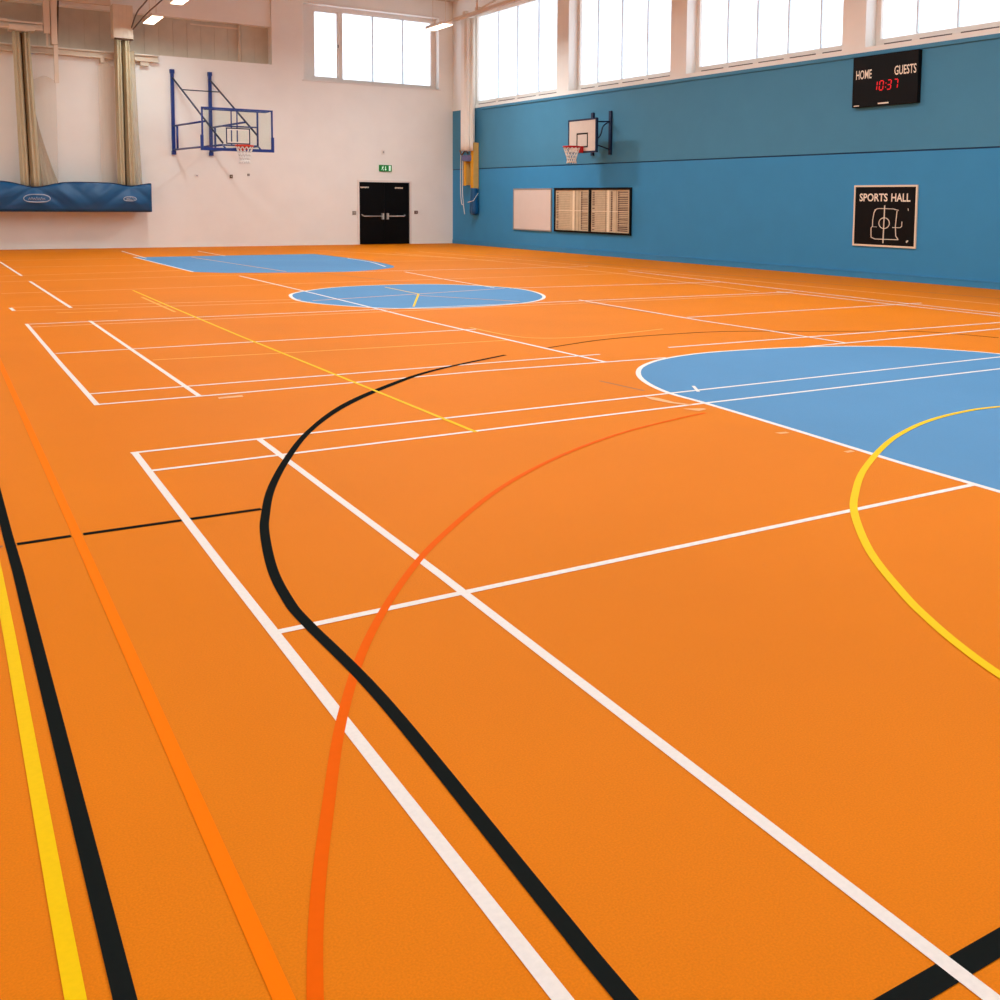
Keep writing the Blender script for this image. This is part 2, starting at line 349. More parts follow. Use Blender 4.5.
# little scuffs of leftover paint beside the near key
for pts, m in [([(5.18, 7.14), (5.24, 7.02), (5.25, 6.80), (5.32, 6.64), (5.27, 6.63), (5.19, 6.80), (5.15, 7.0)], 'faint_white'), ([(5.14, 6.55), (5.30, 6.48), (5.30, 6.44), (5.20, 6.41)], 'faint_white'),
               ([(5.86, 7.34), (5.89, 7.33), (5.75, 7.08), (5.72, 7.09)], 'white_paint'), ([(5.19, 5.52), (5.28, 5.50), (5.28, 5.46), (5.2, 5.47)], 'faint_white'),
               ([(5.2, 4.86), (5.27, 4.86), (5.27, 4.82), (5.2, 4.82)], 'faint_white'), ([(2.0, 8.82), (2.2, 8.83), (2.19, 8.75), (1.99, 8.75)], 'faint_white')]:
    patch(pts, m, .003, 'paint_scuff')

# ------------------------------------------------------------------ walls, ceiling
w_ = MB()
w_.box(-5.6, 10.33, 0, .3, 0, 6.3); w_.box(-5.6, 10.33, .10, .42, 7.6, 9.3)
w_.box(10.33, 11.45, 0, .5, 0, 9.3); w_.box(11.45, 13.48, 0, .5, 0, 5.87)
w_.box(13.48, 15.49, 0, .5, 2.31, 5.87); w_.box(15.49, 16.72, 0, .5, 0, 5.87)
w_.box(11.45, 16.72, 0, .5, 8.54, 9.3); w_.box(16.72, 17.31, 0, .5, 0, 9.3)
w_.box(-5.6, 10.45, .42, .5, 6.1, 7.8, 1)
for i in range(34):                                        # ribs of the cladding at the back of the recess
    x = -5 + i*.45; w_.box(x, x+.02, .405, .42, 6.3, 7.6, 1)
w_.box(13.48, 15.49, .35, .5, 0, 2.31, 0)
tag(w_.build('wall_far', ['white_wall', 'cladding'], frame=FAR), kind='structure')
tag(MB().box(-5.6, 10.33, -.02, 0, 0, .1).box(10.33, 13.44, -.02, 0, 0, .1).box(15.55, 17.26, -.02, 0, 0, .1).build('baseboard_far', 'white_wall', frame=FAR), kind='structure')
OPEN = [(1.2, 7.32), (8.01, 13.15), (13.84, 19.38), (20.06, 25.4), (26.1, 31.4), (32.1, 37.4)]
rw = MB()
rw.box(-.5, 42, 0, .5, 0, 2.83, 0); rw.box(-.5, 42, .02, .5, 2.83, 2.865, 1); rw.box(-.5, 42, -.004, .5, 2.865, 5.0, 2)
rw.box(2.3, 42, -.05, 0, 5.0, 5.085, 2); rw.box(-.5, 42, 0, .5, 5.0, 5.085, 2); rw.box(-.5, 42, -.03, .5, 5.085, 5.2, 3)
ed = [-.5]+[e for o in OPEN for e in o]+[42]
for i in range(0, len(ed), 2): rw.box(ed[i], ed[i+1], 0, .55, 5.2, 8.62, 3)
rw.box(-.5, 42, 0, .55, 8.62, 9.3, 3)
tag(rw.build('wall_right', ['blue_low', 'blue_groove', 'blue_up', 'white_wall'], frame=RIGHT), kind='structure')
tag(MB().box(.02, 42, -.025, 0, 0, .13).box(.02, 42, -.032, 0, .13, .15).build('baseboard_right', 'blue_skirt', frame=RIGHT), kind='structure')
tag(MB().box(-5.6, -5.2, -6, 36.1, 0, 9.3).build('wall_left', 'white_wall'), kind='structure')
tag(MB().box(-5.6, 20, -6, -5.6, 0, 9.3).build('wall_back', 'white_wall'), kind='structure')
c_ = MB().box(-5.6, 20, -6, 37.2, 9.2, 9.5)
tag(c_.build('ceiling', 'ceil'), kind='structure')

# ------------------------------------------------------------------ windows
MUL = [[2.82, 4.18, 5.59], [9.10, 10.36, 11.62], [15.08, 16.20, 17.30, 18.37], [21.16, 22.19, 23.3, 24.3], [27.2, 28.3, 29.4, 30.4], [33.2, 34.3, 35.4, 36.4]]
for k, (a, b) in enumerate(OPEN):
    g0, g1 = a+.14, b-.10; z0, z1 = 5.40, 8.5
    r = struct('window_%d' % (k+1), RIGHT, (a, 0, 5.2)); B = (a, 0, 5.2)
    f = MB(); f.box(a, b, .34, .5, 5.2, z0); f.box(a, b, .34, .5, z1, 8.62); f.box(a, g0, .34, .5, z0, z1); f.box(g1, b, .34, .5, z0, z1)
    f.box(a+.02, b-.02, .26, .34, 5.2, 5.235)
    f.build('window_frame', 'frame', r, base=B)
    for x in MUL[k]: MB().box(x-.022, x+.022, .37, .46, z0, z1).build('mullion', 'mullion', r, base=B)
    e = [g0]+MUL[k]+[g1]
    for i in range(len(e)-1):
        MB().box(e[i]+.02 if i else e[i], e[i+1]-.02 if i < len(e)-2 else e[i+1], .41, .42, z0, z1).build('pane', 'pane', r, base=B)
        MB().box(e[i]+.12, e[i+1]-.10, .325, .34, 5.262, 5.292).build('trickle_vent', 'slit', r, base=B)
    area('window_daylight', RIGHT @ Vector(((a+b)/2, .60, 6.95)), RIGHT.to_3x3().to_4x4() @ Matrix.Rotation(R(-90), 4, 'X'), b-a, 3.3, 1, (1, 1, 1), True)
r = struct('window_7', FAR, (11.45, 0, 5.87)); B = (11.45, 0, 5.87)
f = MB(); f.box(11.45, 16.72, .30, .45, 5.87, 6.02); f.box(11.45, 16.72, .30, .45, 8.38, 8.54)
f.box(11.45, 11.93, .30, .45, 6.02, 8.38); f.box(12.84, 13.0, .28, .45, 6.02, 8.38); f.box(16.52, 16.72, .30, .45, 6.02, 8.38)
f.build('window_frame', 'frame', r, base=B)
MB().box(11.93, 12.84, .36, .37, 6.02, 8.38).build('pane', 'pane', r, base=B)
s = MB(); s.box(11.93, 11.97, .33, .40, 6.02, 8.38); s.box(12.80, 12.84, .33, .40, 6.02, 8.38); s.box(11.97, 12.80, .33, .40, 6.02, 6.06); s.box(11.97, 12.80, .33, .40, 8.34, 8.38)
s.build('casement', 'frame', r, base=B)
MB().box(12.80, 12.85, .24, .30, 7.13, 7.23).build('window_catch', 'grey', r, base=B)
for x0, x1 in ((13.0, 14.16), (14.2, 15.36), (15.4, 16.52)): MB().box(x0, x1, .36, .37, 6.02, 8.38).build('pane', 'pane', r, base=B)
for x in (14.18, 15.38): MB().box(x-.025, x+.025, .31, .42, 6.02, 8.38).build('mullion', 'mullion', r, base=B)
tag(MB().box(11.4, 16.78, -.05, .3, 5.83, 5.87).build('trim_2', 'frame', frame=FAR), kind='structure')
tag(MB().box(11.62, 16.72, -.03, .0, 8.54, 8.60).build('trim_3', 'frame', frame=FAR), kind='structure')
area('window_daylight', FAR @ Vector((14.1, .6, 7.2)), FAR.to_3x3().to_4x4() @ Matrix.Rotation(R(-90), 4, 'X'), 5.2, 2.7, 1, (1, 1, 1), True)

# ------------------------------------------------------------------ double door with exit sign
r = struct('door_1', FAR, (14.495, 0, 0)); B = (14.495, 0, 0)
f = MB(); f.box(13.41, 13.48, -.03, .05, 0, 2.38); f.box(15.49, 15.56, -.03, .05, 0, 2.38); f.box(13.41, 15.56, -.03, .05, 2.31, 2.38); f.build('door_frame', 'frame', r, base=B)
for x0, x1, sg in ((13.485, 14.48, 1), (14.49, 15.485, -1)):
    lf = MB().box(x0, x1, .03, .09, .01, 2.305).build('door_leaf', 'door', r, base=B, bevel=.004)
    hx = x1-.09 if sg > 0 else x0+.09; ox = x0+.10 if sg > 0 else x1-.20
    h = MB().tube([(ox, .03, 1.11), (ox, -.05, 1.09), (ox+sg*.06, -.07, 1.05), (hx, -.07, 1.05)], .022, 8)
    h.box(hx-.035, hx+.035, -.09, .03, .93, 1.16)
    h.build('push_bar', 'chrome', lf, base=B)
    t = MB()
    tx = x0+.06 if sg > 0 else x0+.42
    for q in range(6): t.box(tx+q*.055, tx+q*.055+.042, .022, .03, 2.09+random.uniform(-.01, .01), 2.135)
    t.build('door_notice', 'letters', lf, base=B)
MB().box(14.485, 14.505, .02, .03, .01, 2.27).build('meeting_strip', 'black', r, base=B)
t = thing('exit_sign', 'green illuminated exit sign with running figure above the black double doors', 'sign', FAR, (14.5, -.03, 2.71)); B = (14.5, -.03, 2.71)
MB().box(14.26, 14.75, -.06, 0, 2.71, 2.95).build('sign_box', 'green', t, base=B, bevel=.006)
s = MB()                                                  # running figure, arrow and doorway
s.tube([(14.40, -.065, 2.905), (14.405, -.065, 2.905)], .018, 8)
s.bar((14.395, -.064, 2.885), (14.375, -.064, 2.82), .03, .012); s.bar((14.375, -.064, 2.82), (14.41, -.064, 2.78), .02, .01); s.bar((14.41, -.064, 2.78), (14.40, -.064, 2.74), .018, .01)
s.bar((14.375, -.064, 2.82), (14.335, -.064, 2.765), .02, .01); s.bar((14.395, -.064, 2.88), (14.43, -.064, 2.85), .014, .01); s.bar((14.39, -.064, 2.88), (14.35, -.064, 2.86), .014, .01)
s.bar((14.50, -.064, 2.90), (14.50, -.064, 2.76), .02, .01); s.bar((14.50, -.064, 2.75), (14.465, -.064, 2.80), .018, .01); s.bar((14.50, -.064, 2.75), (14.535, -.064, 2.80), .018, .01)
s.box(14.63, 14.70, -.066, -.06, 2.735, 2.925)
s.build('pictogram', 'sign_white', t, base=B)
def plate(name, label, cat, u, z, w, h, m, frame=FAR, d=.03):
    t = thing(name, label, cat, frame, (u, 0, z)); B = (u, 0, z)
    MB().box(u-w/2, u+w/2, -d, 0, z-h/2, z+h/2).build('housing', m, t, base=B, bevel=.004)
    MB().box(u-w/5, u+w/5, -d-.02, -d, z-h/5, z+h/5).build('face', 'alu', t, base=B)
plate('call_point', 'small pale box on the white wall left of the black doors', 'switch', 13.28, 1.17, .14, .14, 'grey')
plate('door_release', 'small dark fitting on the white wall right of the black doors', 'switch', 15.75, 1.2, .14, .12, 'rod')
plate('motion_sensor', 'tiny pale sensor high above the green exit sign', 'sensor', 14.43, 3.42, .12, .18, 'frame')
plate('wall_socket', 'small white socket low under the left post of the glass backboard', 'socket', 7.72, 2.40, .12, .10, 'frame')
plate('hook_plate', 'small dark hook plate on the white wall under the glass backboard', 'hook', 8.86, 2.40, .10, .12, 'rod')
plate('socket_cover', 'tiny pale cover on the white wall right of the dark hook plate', 'cover', 9.45, 2.47, .08, .08, 'grey')

# ------------------------------------------------------------------ hoop and net helpers
def rim_pts(cx, cy, z, r, n=28): return [(cx+r*math.cos(i*2*math.pi/n), cy+r*math.sin(i*2*math.pi/n), z) for i in range(n)]
def net_mesh(cx, cy, z, r, h, n=12, rows=5, cord=.006):
    mb = MB()
    def P(i, j):
        t = j/rows; rr = r*(1-.48*min(1, t*1.35)) + (.02*max(0, t-.8)*5)
        a = (i+.5*(j % 2))*2*math.pi/n; return (cx+rr*math.cos(a), cy+rr*math.sin(a), z-h*t)
    for j in range(rows):
        for i in range(n):
            mb.tube([P(i, j), P(i, j+1)], cord, 4)
            k = i-1 if j % 2 == 0 else i+1
            mb.tube([P(i, j), P(k, j+1)], cord, 4)
    return mb

# ------------------------------------------------------------------ glass backboard on the far wall
D = 4.85
L0, L1, BZ0, BZ1 = 6.74, 8.83, 3.08, 4.31
B = (7.6, 0, 3.08)
t = thing('basketball_hoop', 'large clear basketball backboard on blue folding steel arms on the white wall', 'basketball hoop', FAR, B)
for x in (6.99, 8.20):
    p = MB().box(x-.05, x+.05, -.10, 0, 3.08, 5.87); p.box(x-.065, x+.065, -.115, 0, 5.74, 5.87); p.box(x-.065, x+.065, -.115, 0, 3.08, 3.20)
    p.build('wall_post', 'tube_blue', t, base=B)
F = 4.55; fx = (7.42, 8.46)
for x, q in zip((6.99, 8.20), fx):
    a = MB(); k_ = (5.60-4.02)/(5.60-(3.30 if q < 8 else 3.55)); a.tube([(x, -.08, 4.02), (x+(q-x)*k_, -.10-(F-.10)*k_, 4.02)], .032, 8); a.tube([(x, -.08, 3.24), (q, -F, 3.24)], .032, 8); a.tube([(x+.04, -.45, 3.24), (x+.04, -.45, 4.02)], .035, 8)
    if q > 8: a.tube([(q, -F, 3.2), (q, -F, 4.28)], .03, 8)
    a.build('side_arm', 'tube_blue', t, base=B)
    MB().tube([(x, -.10, 5.60), (q, -F, 3.30 if q < 8 else 3.55)], .028, 8).build('diagonal_brace', 'navy', t, base=B)
tz = lambda k: (5.60-(5.60-3.30)*k, -.10-(F-.10)*k)
z_, y_ = tz(.20)
MB().tube([(6.99+.43*.20, y_, z_), (8.20+.26*.20, y_, z_)], .018, 8).build('cross_tie', 'navy', t, base=B)
rf = MB(); rf.tube([(6.88, -F, 4.27), (8.72, -F, 4.27)], .025, 8); rf.tube([(fx[0], -F, 3.80), (fx[1], -F, 3.80)], .022, 8); rf.tube([(fx[0], -F, 3.24), (fx[1], -F, 3.24)], .025, 8)
rf.tube([(7.68, -F, 4.27), (7.68, -F, 3.24)], .02, 8); rf.tube([(7.85, -F, 4.27), (7.85, -F, 3.24)], .02, 8)
for x in (6.88, 8.72): rf.tube([(x, -F, 4.27), (x, -D, 4.27)], .02, 8)
for x in fx: rf.tube([(x, -F, 3.24), (x, -D, 3.12)], .025, 8)
rf.build('rear_frame', 'tube_blue', t, base=B)
MB().box(L0+.03, L1-.03, -D-.01, -D+.01, BZ0+.03, BZ1-.03).build('clear_panel', 'glass', t, base=B)
bf = MB(); wd = .045
bf.box(L0, L1, -D-.025, -D+.025, BZ1-wd, BZ1); bf.box(L0, L1, -D-.025, -D+.025, BZ0, BZ0+wd*1.3); bf.box(L0, L0+wd, -D-.025, -D+.025, BZ0, BZ1); bf.box(L1-wd, L1, -D-.025, -D+.025, BZ0, BZ1)
bf.build('board_frame', 'tube_blue', t, base=B)
pd = MB(); pd.box(L0-.03, L0+.05, -D-.04, -D+.04, BZ0-.03, BZ0+.42); pd.box(L1-.05, L1+.03, -D-.04, -D+.04, BZ0-.03, BZ0+.42); pd.box(L0+.05, L1-.05, -D-.04, -D+.04, BZ0-.03, BZ0+.045)
pd.build('edge_padding', 'tube_blue', t, base=B, bevel=.01)
hx = (L0+L1)/2
sq = MB()
for a_, m_, o_ in ((0, 0, 0), (.035, 1, 0)):
    x0, x1, z0, z1 = hx-.35+a_, hx+.36-a_, 3.26+a_, 3.74-a_; q = .035
    sq.box(x0, x1, -D-.014, -D-.011, z1-q, z1, m_); sq.box(x0, x1, -D-.014, -D-.011, z0, z0+q, m_); sq.box(x0, x0+q, -D-.014, -D-.011, z0, z1, m_); sq.box(x1-q, x1, -D-.014, -D-.011, z0, z1, m_)
sq.build('target_square', ['navy', 'net'], t, base=B)
ry = -D-.40; rz = 3.20
rm = MB().tube(rim_pts(hx+.08, ry, rz, .245), .028, 8, close=True); rm.box(hx-.06, hx+.22, -D-.16, -D-.03, rz-.10, rz+.03); rm.box(hx-.04, hx+.20, -D-.05, -D-.025, rz-.13, rz+.03)
rm.tube([(hx-.01, -D-.15, rz-.09), (hx-.10, ry+.15, rz-.01)], .012, 6); rm.tube([(hx+.17, -D-.15, rz-.09), (hx+.26, ry+.15, rz-.01)], .012, 6)
rmo = rm.build('rim', 'rim', t, base=B); net_mesh(hx+.08, ry, rz-.01, .245, .50, cord=.013).build('net', 'net', rmo, base=B)

# ------------------------------------------------------------------ white backboard on the blue wall
D = .78; L0, L1, BZ0, BZ1 = 9.27, 10.73, 3.16, 4.14; B = (9.95, 0, 3.1)
t = thing('basketball_hoop', 'small solid white basketball backboard with black edge on the blue wall', 'basketball hoop', RIGHT, B)
for x in (9.45, 10.39):
    MB().box(x-.06, x+.06, -.06, 0, 3.1, 4.42).build('wall_post', 'navy', t, base=B)
    a = MB(); a.tube([(x, -.06, 4.10), (x-.02, -D, 4.06)], .02, 8); a.tube([(x, -.06, 3.26), (x-.02, -D, 3.45)], .02, 8)
    a.tube(smooth([(x, -.06, 4.10), (x, -.30, 3.95), (x, -.42, 3.65), (x-.02, -D+.05, 3.42)]), .02, 8)
    a.build('side_arm', 'navy', t, base=B)
MB().box(L0, L1, -D-.025, -D+.02, BZ0, BZ1).build('backboard', 'board', t, base=B)
e = MB(); q = .05
e.box(L0-.02, L1+.02, -D-.035, -D+.04, BZ1-q+.02, BZ1+.02); e.box(L0-.02, L1+.02, -D-.035, -D+.04, BZ0-.02, BZ0+q-.02); e.box(L0-.02, L0+q-.02, -D-.035, -D+.04, BZ0, BZ1); e.box(L1-q+.02, L1+.02, -D-.035, -D+.04, BZ0, BZ1)
e.build('board_edge', 'navy', t, base=B)
hx = 10.0; x0, x1, z0, z1 = hx-.29, hx+.31, 3.30, 3.74; q = .045; s = MB()
s.box(x0, x1, -D-.03, -D-.025, z1-q, z1); s.box(x0, x1, -D-.03, -D-.025, z0, z0+q); s.box(x0, x0+q, -D-.03, -D-.025, z0, z1); s.box(x1-q, x1, -D-.03, -D-.025, z0, z1)
s.build('target_square', 'black', t, base=B)
ry = -D-.40; rz = 3.31
rm = MB().tube(rim_pts(hx, ry, rz, .25), .026, 8, close=True); rm.box(hx-.09, hx+.09, -D-.15, -D-.03, rz-.16, rz+.03)
rmo = rm.build('rim', 'red', t, base=B); net_mesh(hx, ry, rz-.01, .25, .48, cord=.010).build('net', 'net', rmo, base=B)

# ------------------------------------------------------------------ scoreboard
B = (20.8, 0, 3.84)
t = thing('scoreboard', 'black electronic scoreboard with red clock digits high on the blue wall', 'scoreboard', RIGHT, B)
MB().box(19.84, 21.62, -.12, 0, 3.86, 4.98).build('housing', 'black', t, base=B, bevel=.008)
text(t, 'lettering', 'HOME', 19.94, 20.38, 4.48, 4.68, -.123, 'letters', B)
text(t, 'lettering', 'GUESTS', 21.0, 21.575, 4.49, 4.69, -.123, 'letters', B)
def seven(mb, x, z, w, h, segs, q=.021, y=-.124):
    sl = .10
    def P(a, b): return (x+a*w+b*h*sl, z+b*h)
    S = {'a': ((0, 1), (1, 1)), 'b': ((1, 1), (1, .5)), 'c': ((1, .5), (1, 0)), 'd': ((0, 0), (1, 0)), 'e': ((0, .5), (0, 0)), 'f': ((0, 1), (0, .5)), 'g': ((0, .5), (1, .5))}
    for k in segs:
        (a, b), (c, d) = S[k]; p = Vector(P(a, b)); r_ = Vector(P(c, d)); dd = (r_-p).normalized(); p += dd*.012; r_ -= dd*.012
        mb.bar((p.x, y, p.y), (r_.x, y, r_.y), q if abs(dd.y) > .5 else .004, .004 if abs(dd.y) > .5 else q)
for x, sg in ((20.43, 'bc'), (20.60, 'abcdef'), (20.81, 'abcdg'), (20.99, 'abc')):
    dg = MB(); seven(dg, x, 4.20, .10, .20, sg); dg.build('clock_digit', 'led', t, base=B)
for z in (4.24, 4.33): MB().box(20.765+(z-4.24)*.1, 20.785+(z-4.24)*.1, -.125, -.121, z, z+.022).build('clock_colon_dot', 'led', t, base=B)
MB().box(20.58, 20.87, -.124, -.12, 3.895, 3.925).build('maker_plate', 'letters', t, base=B)
MB().box(19.90, 20.05, -.124, -.12, 3.885, 3.903).build('corner_label', 'letters', t, base=B)

# ------------------------------------------------------------------ sports hall sign
B = (20.8, 0, .74)
t = thing('hall_sign', 'black square sign with white frame, hall name and court diagram on the blue wall', 'sign', RIGHT, B)
MB().box(19.94, 21.63, -.025, 0, .76, 2.08).build('panel', 'black', t, base=B)
e = MB(); q = .04
e.box(19.92, 21.66, -.035, 0, 2.07, 2.11); e.box(19.92, 21.66, -.035, 0, .735, .775); e.box(19.92, 19.96, -.035, 0, .775, 2.07); e.box(21.62, 21.66, -.035, 0, .775, 2.07)
e.build('sign_frame', 'sign_frame', t, base=B)
text(t, 'lettering', 'SPORTS', 20.08, 20.87, 1.745, 1.925, -.029, 'letters', B, bold=.02)
text(t, 'lettering', 'HALL', 20.97, 21.48, 1.745, 1.925, -.029, 'letters', B, bold=.02)
def pl(pts, wd=.013):
    s = MB()
    for a, b in zip(pts, pts[1:]): s.bar((a[0], -.028, a[1]), (b[0], -.028, b[1]), wd, wd)
    s.build('diagram_line', 'letters', t, base=B)
pl([(20.80, 1.66), (20.79, .82)], .02)
pl([(20.52, 1.55), (20.60, 1.585), (20.68, 1.59), (21.03, 1.585), (21.18, 1.555)]); pl([(20.56, 1.57), (20.51, 1.50), (20.48, 1.33), (20.48, 1.19), (20.44, 1.15), (20.45, .94), (20.56, .905), (21.20, .91), (21.13, .99), (21.11, 1.2), (21.14, 1.54)], .015)
pl([(21.03, 1.175), (21.24, 1.175), (21.28, 1.21), (21.28, 1.31)]); pl([(20.48, 1.18), (20.6, 1.175)], .008)
pl([(20.80+.145*math.cos(i*math.pi/10), 1.265+.12*math.sin(i*math.pi/10)) for i in range(21)], .015)
pl([(21.43, 1.60), (21.44, 1.55)], .01); pl([(21.42, .86), (21.46, .90)], .03)

# ------------------------------------------------------------------ whiteboard and notice boards
B = (5.9, 0, .66)
t = thing('whiteboard', 'blank pinkish white board in the thin frame, left of the notice boards', 'whiteboard', RIGHT, B)
MB().box(4.70, 7.08, -.03, 0, .71, 2.06).build('writing_surface', 'white_board', t, base=B)
e = MB(); e.box(4.66, 7.12, -.045, 0, 2.06, 2.10); e.box(4.66, 7.12, -.05, 0, .67, .71); e.box(4.66, 4.70, -.045, 0, .71, 2.06); e.box(7.08, 7.12, -.045, 0, .71, 2.06)
e.build('board_frame', 'alu', t, base=B)
def notice(x0, x1, label, strips, seed):
    random.seed(seed); B = ((x0+x1)/2, 0, .68)
    t = thing('notice_board', label, 'notice board', RIGHT, B, 'notice boards on the blue wall')
    e = MB(); q = .06
    e.box(x0, x1, -.06, 0, 2.04, 2.11); e.box(x0, x1, -.06, 0, .68, .74); e.box(x0, x0+q, -.06, 0, .74, 2.04); e.box(x1-q, x1, -.06, 0, .74, 2.04)
    e.build('board_frame', 'black', t, base=B)
    MB().box(x0+q, x1-q, -.03, 0, .74, 2.04).build('backing', 'paper', t, base=B)
    W_ = x1-x0-2*q; X = lambda k: x0+q+k*W_
    p = MB(); p.box(X(strips[0]), X(strips[0]+.055), -.034, -.03, .75, 2.03, 0)
    n = 22
    for i in range(n):
        z = .78+i*(1.22/n)
        p.box(X(.03), X(.44), -.034, -.03, z, z+.008, 2)
        if random.random() < .9: p.box(X(.03), X(.09), -.036, -.03, z+.01, z+.035, 1)
        for a, b, m in strips[1]:
            p.box(X(a), X(b), -.035, -.03, z+.008, z+random.uniform(.02, .045), m)
            p.box(X(a), X(a+.035), -.036, -.03, z+.005, z+.045, 1)
    p.box(X(.02), X(.98), -.036, -.03, 1.37, 1.39, 0)
    for k in strips[2]: p.box(X(k), X(k)+.015, -.035, -.03, .75, 2.03, 2)
    p.build('notice_rows', ['paper_light', 'paper_dark', 'paper_mid'], t, base=B)
notice(7.32, 9.37, 'left half of the black framed notice boards, next to the whiteboard', (.52, [(.77, .96, 2)], [.60, .70]), 3)
notice(9.37, 11.49, 'right half of the black framed notice boards, with darker printed rows at its right', (.42, [(.52, .56, 1), (.70, .95, 1)], [.38, .66]), 5)

# ------------------------------------------------------------------ divider curtains, blue cradle and beams on the far wall
def pleats(cx0, cx1, y, zt, zb, n=7, amp=.07, flare=1.15, shift=0, seed=1, rows=14, dy=.22):
    random.seed(seed); ph = [random.uniform(-.3, .3) for _ in range(40)]
    mb = MB(); R_ = []; wd = cx1-cx0; c = (cx0+cx1)/2
    for j in range(rows+1):
        t = j/rows; z = zt+(zb-zt)*t; w = wd*(1+(flare-1)*t); row = []
        K = n*8
        for k in range(K):
            a = 2*math.pi*k/K; rr = 1+amp*3*math.cos(n*a+.6*ph[k % 3]+.4*math.sin(t*4))
            row.append((c+shift*t+w/2*math.cos(a)*rr*.86, y+dy*math.sin(a)*rr, z))
        R_.append(row)
    mb.grid(R_, closed=True); K = len(R_[0])
    mb.f.append(list(range(K))[::-1]); mb.m.append(0); mb.s.append(False)
    mb.f.append(list(range(rows*K, rows*K+K))); mb.m.append(0); mb.s.append(False)
    return mb
YC = -.62
def veil(pts_l, pts_r, z0, z1, y, t, B, name='sheer_fold'):
    v = MB(); rows = []
    for j in range(15):
        tt = j/14; xl = pts_l[0]+(pts_l[1]-pts_l[0])*tt; xr = pts_r[0]+(pts_r[1]-pts_r[0])*tt**1.3
        rows.append([(xl+(xr-xl)*k/16, y+.035*math.sin(k*1.9+tt*2)+.02*math.sin(k*.7), z0+(z1-z0)*tt-(.12*(1-tt)*math.cos(k/16*math.pi)**2 if name == 'sheer_fold' else 0)) for k in range(17)])
    v.grid(rows).build(name, 'veil' if name == 'sheer_fold' else 'fold', t, base=B)
B = (2.6, YC, 2.0)
t = thing('divider_curtain', 'left bundle of cream divider curtain gathered above the blue cradle', 'curtain', FAR, B, 'divider curtains bundled on the far wall')
pleats(2.31, 2.53, YC, 6.57, 1.86, n=6, flare=1.1, shift=.10, seed=2).build('gathered_fabric', 'curtain', t, base=B)
pleats(2.57, 2.78, YC, 6.57, 1.86, n=6, flare=1.35, shift=.14, seed=3).build('gathered_fabric', 'curtain', t, base=B)
MB().box(2.45, 2.66, YC+.02, YC+.08, 1.9, 6.55).build('fold_shade_strip', 'fold_shade', t, base=B)  # dark strip added behind the gap, painted shade between the two folds
veil((2.80, 2.85), (2.86, 3.50), 4.3, 1.9, YC+.05, t, B, 'loose_fold')
veil((2.85, 2.95), (3.48, 3.46), 5.35, 1.95, YC+.20, t, B)
h = MB(); h.box(2.22, 2.90, YC-.28, YC+.28, 6.60, 6.74); h.tube([(2.36, YC-.2, 6.60), (2.74, YC-.2, 6.60)], .03, 6)
h.build('header_rail', 'steel', t, base=B)
B = (5.4, YC, 2.0)
t = thing('divider_curtain', 'right bundle of cream divider curtain hanging under a boxed cream hood', 'curtain', FAR, B, 'divider curtains bundled on the far wall')
pleats(5.15, 5.35, YC, 6.60, 1.86, n=6, flare=1.15, shift=.0, seed=5).build('gathered_fabric', 'curtain', t, base=B)
pleats(5.39, 5.60, YC, 6.60, 1.86, n=6, flare=1.25, shift=.05, seed=6).build('gathered_fabric', 'curtain', t, base=B)
MB().box(5.27, 5.47, YC+.02, YC+.08, 1.9, 6.58).build('fold_shade_strip', 'fold_shade', t, base=B)  # same painted shade strip for the right bundle
veil((5.55, 5.62), (5.75, 5.90), 6.3, 1.95, YC+.08, t, B, 'loose_fold')
veil((4.68, 4.70), (5.15, 5.15), 5.9, 1.98, YC+.20, t, B)
h = MB(); h.box(5.10, 5.68, YC-.24, YC+.24, 6.62, 7.66)
for k in range(5): h.box(5.14+k*.12, 5.17+k*.12, YC-.255, YC-.24, 6.62, 7.66)
h.tube([(5.12, YC-.25, 6.60), (5.66, YC-.25, 6.60)], .03, 6, mi=1)
h.build('hood', ['steel', 'rod'], t, base=B)
# cradle: long sagging sling of blue vinyl
B = (3, -.6, 1.2)
t = thing('curtain_cradle', 'long blue vinyl curtain cradle on the far wall with two printed badges', 'curtain cradle', FAR, B)
def top_z(u):
    z = 2.10
    for c, dpt, wdt in ((2.75, .17, .55), (5.45, .09, .40), (-.5, .15, .5)): z -= dpt*math.exp(-((u-c)/wdt)**2)
    return z
front = []; back = []; n = 150; U0, U1 = -3.0, 6.07
for j in range(13):
    tt = j/12; row = []
    for i in range(n+1):
        u = U0+(U1-U0)*i/n; zt = top_z(u); z = zt+(1.21-zt)*tt
        y = -.92-.09*math.sin(tt*math.pi)
        for c, s_ in ((2.75, 1.0), (5.45, .7), (-.5, 1)):
            dx = u-c; e_ = math.exp(-(dx/1.3)**2)
            y += .075*s_*e_*(math.cos(abs(dx)*7-tt*6.5)**3)*math.sin(min(1, tt+.12)*math.pi*.92)
        y += .012*math.sin(u*7+tt*3)
        row.append((u, y, z))
    front.append(row)
for j in range(5):
    tt = j/4; back.append([(u_[0], -.92+.62*tt, 1.21-.02*math.sin(tt*math.pi)) for u_ in front[-1]])
cr = MB(); cr.grid(front); cr.grid(back)
cr.grid([[(p[0], -.30, 1.21) for p in front[0]], [(p[0], -.30, 2.0) for p in front[0]]])
o = cr.build('sling', 'vinyl', t, base=B); sd = o.modifiers.new('thickness', 'SOLIDIFY'); sd.thickness = .012
MB().tube([(p[0], p[1]-.005, p[2]) for p in front[0]], .018, 6).tube([(p[0], p[1]-.005, p[2]) for p in front[-1]], .018, 6).build('hem', 'navy', t, base=B)
MB().box(U1-.01, U1+.02, -.93, -.28, 1.19, 2.10).build('end_panel', 'vinyl', t, base=B)
